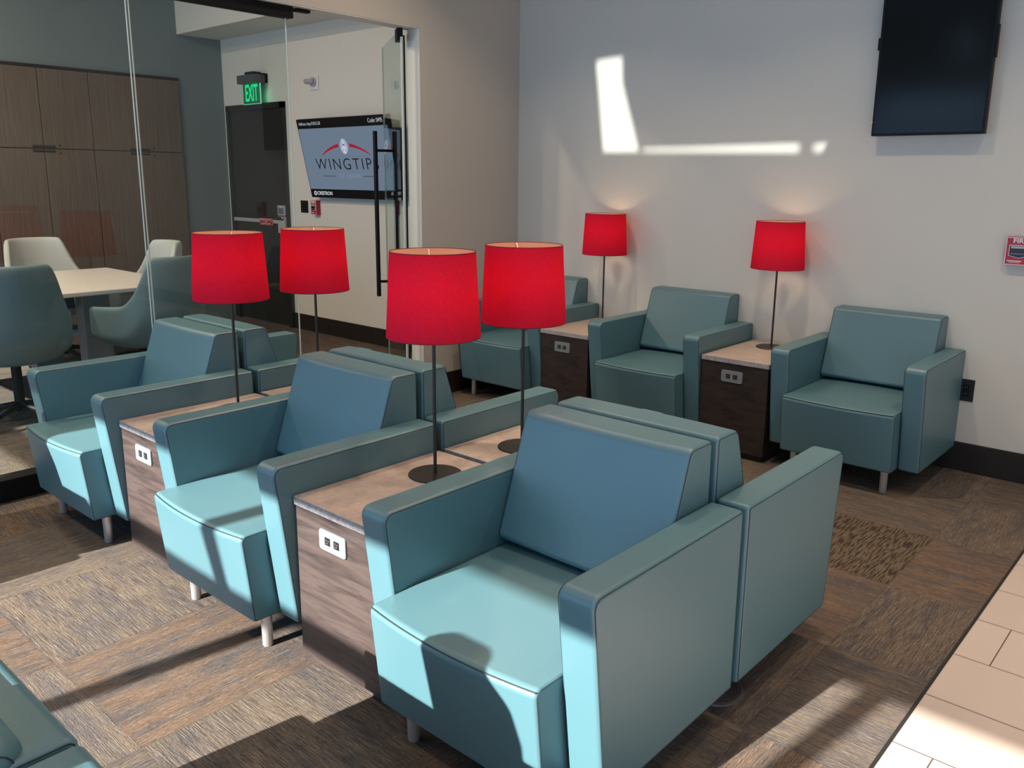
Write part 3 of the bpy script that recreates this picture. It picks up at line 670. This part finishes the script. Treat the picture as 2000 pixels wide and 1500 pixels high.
# meeting chairs: shell, star base
def make_meeting_chair(name, mat):
    root = empty(name)
    # shell: rings of (x half width, y front/back) built as a loft of the outline around the seat; faces +Y forward
    bm = bmesh.new(); NS = 28
    def outline(u, v):
        """u: -1..1 left arm tip -> back -> right arm tip ; v 0 bottom .. 1 top"""
        a = u*PI*.62                                    # angle around the back
        rx, ry = .325-.01*v, .29
        x = rx*math.sin(a)*(1.0+.05*v); y = -ry*math.cos(a)
        if abs(u) > .55: y += (abs(u)-.55)*.34
        # height of the top rim: tall back that drops steeply to low arms
        k = min(1, max(0, (abs(u)-.49)/.13)); k = k*k*(3-2*k); top = .975*(1-k)+.665*k-.05*max(0, abs(u)-.6)
        bot = .36
        z = bot+(top-bot)*v
        lean = -.06*max(0, (z-.45))/.5*(1 if abs(u) < .6 else .4)
        pinch = 1-.12*max(0, (z-.62))/.33 if abs(u) < .6 else 1
        tuck = .42+.58*min(1, v*3.2)**.5 if v < .32 else 1
        return Vector((x*pinch*tuck, (y*tuck)+lean, z))
    U = [(-1+2*i/NS) for i in range(NS+1)]; V = [0, .05, .12, .2, .3, .42, .55, .7, .85, 1]
    grid = [[bm.verts.new(outline(u, v)) for v in V] for u in U]
    for i in range(NS):
        for j in range(len(V)-1): bm.faces.new((grid[i][j], grid[i+1][j], grid[i+1][j+1], grid[i][j+1]))
    o = link('shell', bm, mat, root, 70); md = o.modifiers.new('thickness', 'SOLIDIFY'); md.thickness = .045; md.offset = -1; sb = o.modifiers.new('soft', 'SUBSURF'); sb.levels = 1; sb.render_levels = 2
    bm = bmesh.new(); lathe(bm, [(0, .37), (.12, .37), (.19, .40), (.21, .445), (.18, .475), (0, .485)], seg=32); o = link('seat', bm, mat, root, 60)
    bm = bmesh.new(); tube(bm, [(0, 0, .09), (0, 0, .37)], .028, 16); link('column', bm, M_black, root, 40)
    for k in range(5):
        a = 2*PI*k/5+.3; c, s = math.cos(a), math.sin(a); bm = bmesh.new()
        tube(bm, [(.02*c, .02*s, .115), (.16*c, .16*s, .095), (.30*c, .30*s, .065)], [.020, .016, .012], 10); bs = link('base_arm', bm, M_black, root, 40)
        bm = bmesh.new(); tube(bm, [(.30*c-.014*s, .30*s+.014*c, .028), (.30*c+.014*s, .30*s-.014*c, .028)], .028, 16); link('caster', bm, M_black, bs, 40)
    return root
mc = make_meeting_chair('meeting_chair', M_chairfab)
mc.location = (-3.86, .44, 0); mc.rotation_euler = (0, 0, math.radians(75)); tag(mc, 'grey-green swivel chair seen from behind, cut off by the left picture edge', 'meeting chair', 'swivel chairs round the meeting table')
m2 = copy_tree(mc); m2.location = (-3.84, 1.30, 0); m2.rotation_euler = (0, 0, math.radians(108)); tag(m2, 'swivel chair seen from behind right at the left glass seam, its armrest pointing left', 'meeting chair')
mp = make_meeting_chair('meeting_chair', M_chairlight)
mp.location = (-5.52, 1.30, 0); mp.rotation_euler = (0, 0, math.radians(-80)); tag(mp, 'pale grey swivel chair facing forward behind the white table, before the wood cabinets', 'meeting chair', 'swivel chairs round the meeting table')
m4 = copy_tree(mp); m4.location = (-4.85, 1.66, 0); m4.rotation_euler = (0, 0, math.radians(176)); tag(m4, 'pale swivel chair at the far end of the white table, only its back top showing', 'meeting chair')

# ------------------------------------------------------------------ low lounge seats by the windows (bottom left corner; the rest lies outside the frame)
def make_bench(name, cushx, left=False, wide=.06):
    root = empty(name); s = -1 if left else 1
    bp = [(-.12, .40), (0, .40), (0, .645), (-.12, .645)]
    link('backrest', padded(bp, [.01, .01, .02, .02], 0, .645, .014, 2), [M_teal, M_seam], root, 50, True)
    sp_ = [(-.66, .14), (-.0, .14), (-.0, .395), (-.66, .395)]
    link('seat', padded(sp_, [.02, .01, .01, .03], -wide if not left else 0, .645 if not left else .645+wide, .014, 2), [M_teal, M_seam], root, 50, True)
    if cushx:
        cp = [(-.34, .42), (-.085, .42), (-.062, .680), (-.26, .705)]
        link('back_cushion', padded(cp, [.03, .03, .05, .07], .004, .643, .045, 4), [M_teal, M_seam], root, 60, True)
    for x in (.06, .58):
        for y in (-.58, -.08):
            bm = bmesh.new(); lathe(bm, [(0, 0), (.016, 0), (.018, .141), (0, .141)], (x, y), 16); link('leg', bm, M_steel, root, 40)
    return root
b1 = make_bench('low_lounge_seat', 1); b1.location = (-.222, -.868, 0); tag(b1, 'low teal lounge seat in the bottom left corner, rounded cushion at the picture edge', 'lounge seat', 'low teal lounge seats by the windows')
b2 = make_bench('low_lounge_seat', 0, False, 0); b2.location = (.432, -.868, 0); tag(b2, 'low teal lounge seat in the bottom left corner, below the seam, mostly out of frame', 'lounge seat', 'low teal lounge seats by the windows')
b3 = make_bench('low_lounge_seat', 0, True); b3.location = (-1.815-.645, -.868, 0); tag(b3, 'added unseen lounge seat near the glass partition, shading the leftmost armchair', 'lounge seat', 'low teal lounge seats by the windows')  # added stand-in, never in view; blocks sun left of the lit floor

def make_blocker(name, wd, ht):  # rounded stand-ins added out of view to cast the seat shadows
    root = empty(name)
    q = [(-wd/2, 0), (wd/2, 0), (wd/2, ht*.84), (wd*.10, ht), (-wd/2, ht)]
    bm = padded(q, [.03, .03, .05, .09, .05], -.09, .09, .03); bmesh.ops.rotate(bm, verts=bm.verts[:], cent=(0, 0, 0), matrix=Matrix.Rotation(-PI/2, 3, 'Z')); bmesh.ops.scale(bm, verts=bm.verts[:], vec=(1, 1, 1))
    link('body', bm, [M_blocker, M_seam], root, 60, True)
    bm = bmesh.new(); tube(bm, [(-.06, 0, ht-.012), (-.05, 0, ht+.006), (.0, 0, ht+.010), (.03, 0, ht-.004)], .008, 8); link('handle', bm, M_rubber, root, 60)
    return root
M_blocker = plain('blocker_black', (.02, .02, .022, 1), .8)
g1 = make_blocker('sun_blocker', .27, .68); g1.location = (.288, -1.36, .396); tag(g1, 'added unseen sun bag standing on the low lounge seat, outside the frame', 'blocker')
g2 = make_blocker('sun_blocker', .36, .65); g2.location = (-2.256, -1.20, .396); tag(g2, 'added unseen sun bag on the lounge seat by the glass partition, outside the frame', 'blocker')
# floor outlet cover under the nearest armchairs
bm = bmesh.new(); prof = [(0, .006)]
for k in range(9): r = .010+k*.0085; prof += [(r, .0085), (r+.005, .0085), (r+.0055, .006), (r+.008, .006)]
prof += [(.088, .005), (.090, 0)]; lathe(bm, prof, seg=48); o = link('floor_outlet_cover', bm, plain('ribbed_dark_plastic', (.12, .105, .095, 1), .4), None, 30); o.location = (.625, .80, 0)
tag(o, 'round ribbed floor outlet cover on the carpet under the side of the nearest armchair pair', 'floor cover')
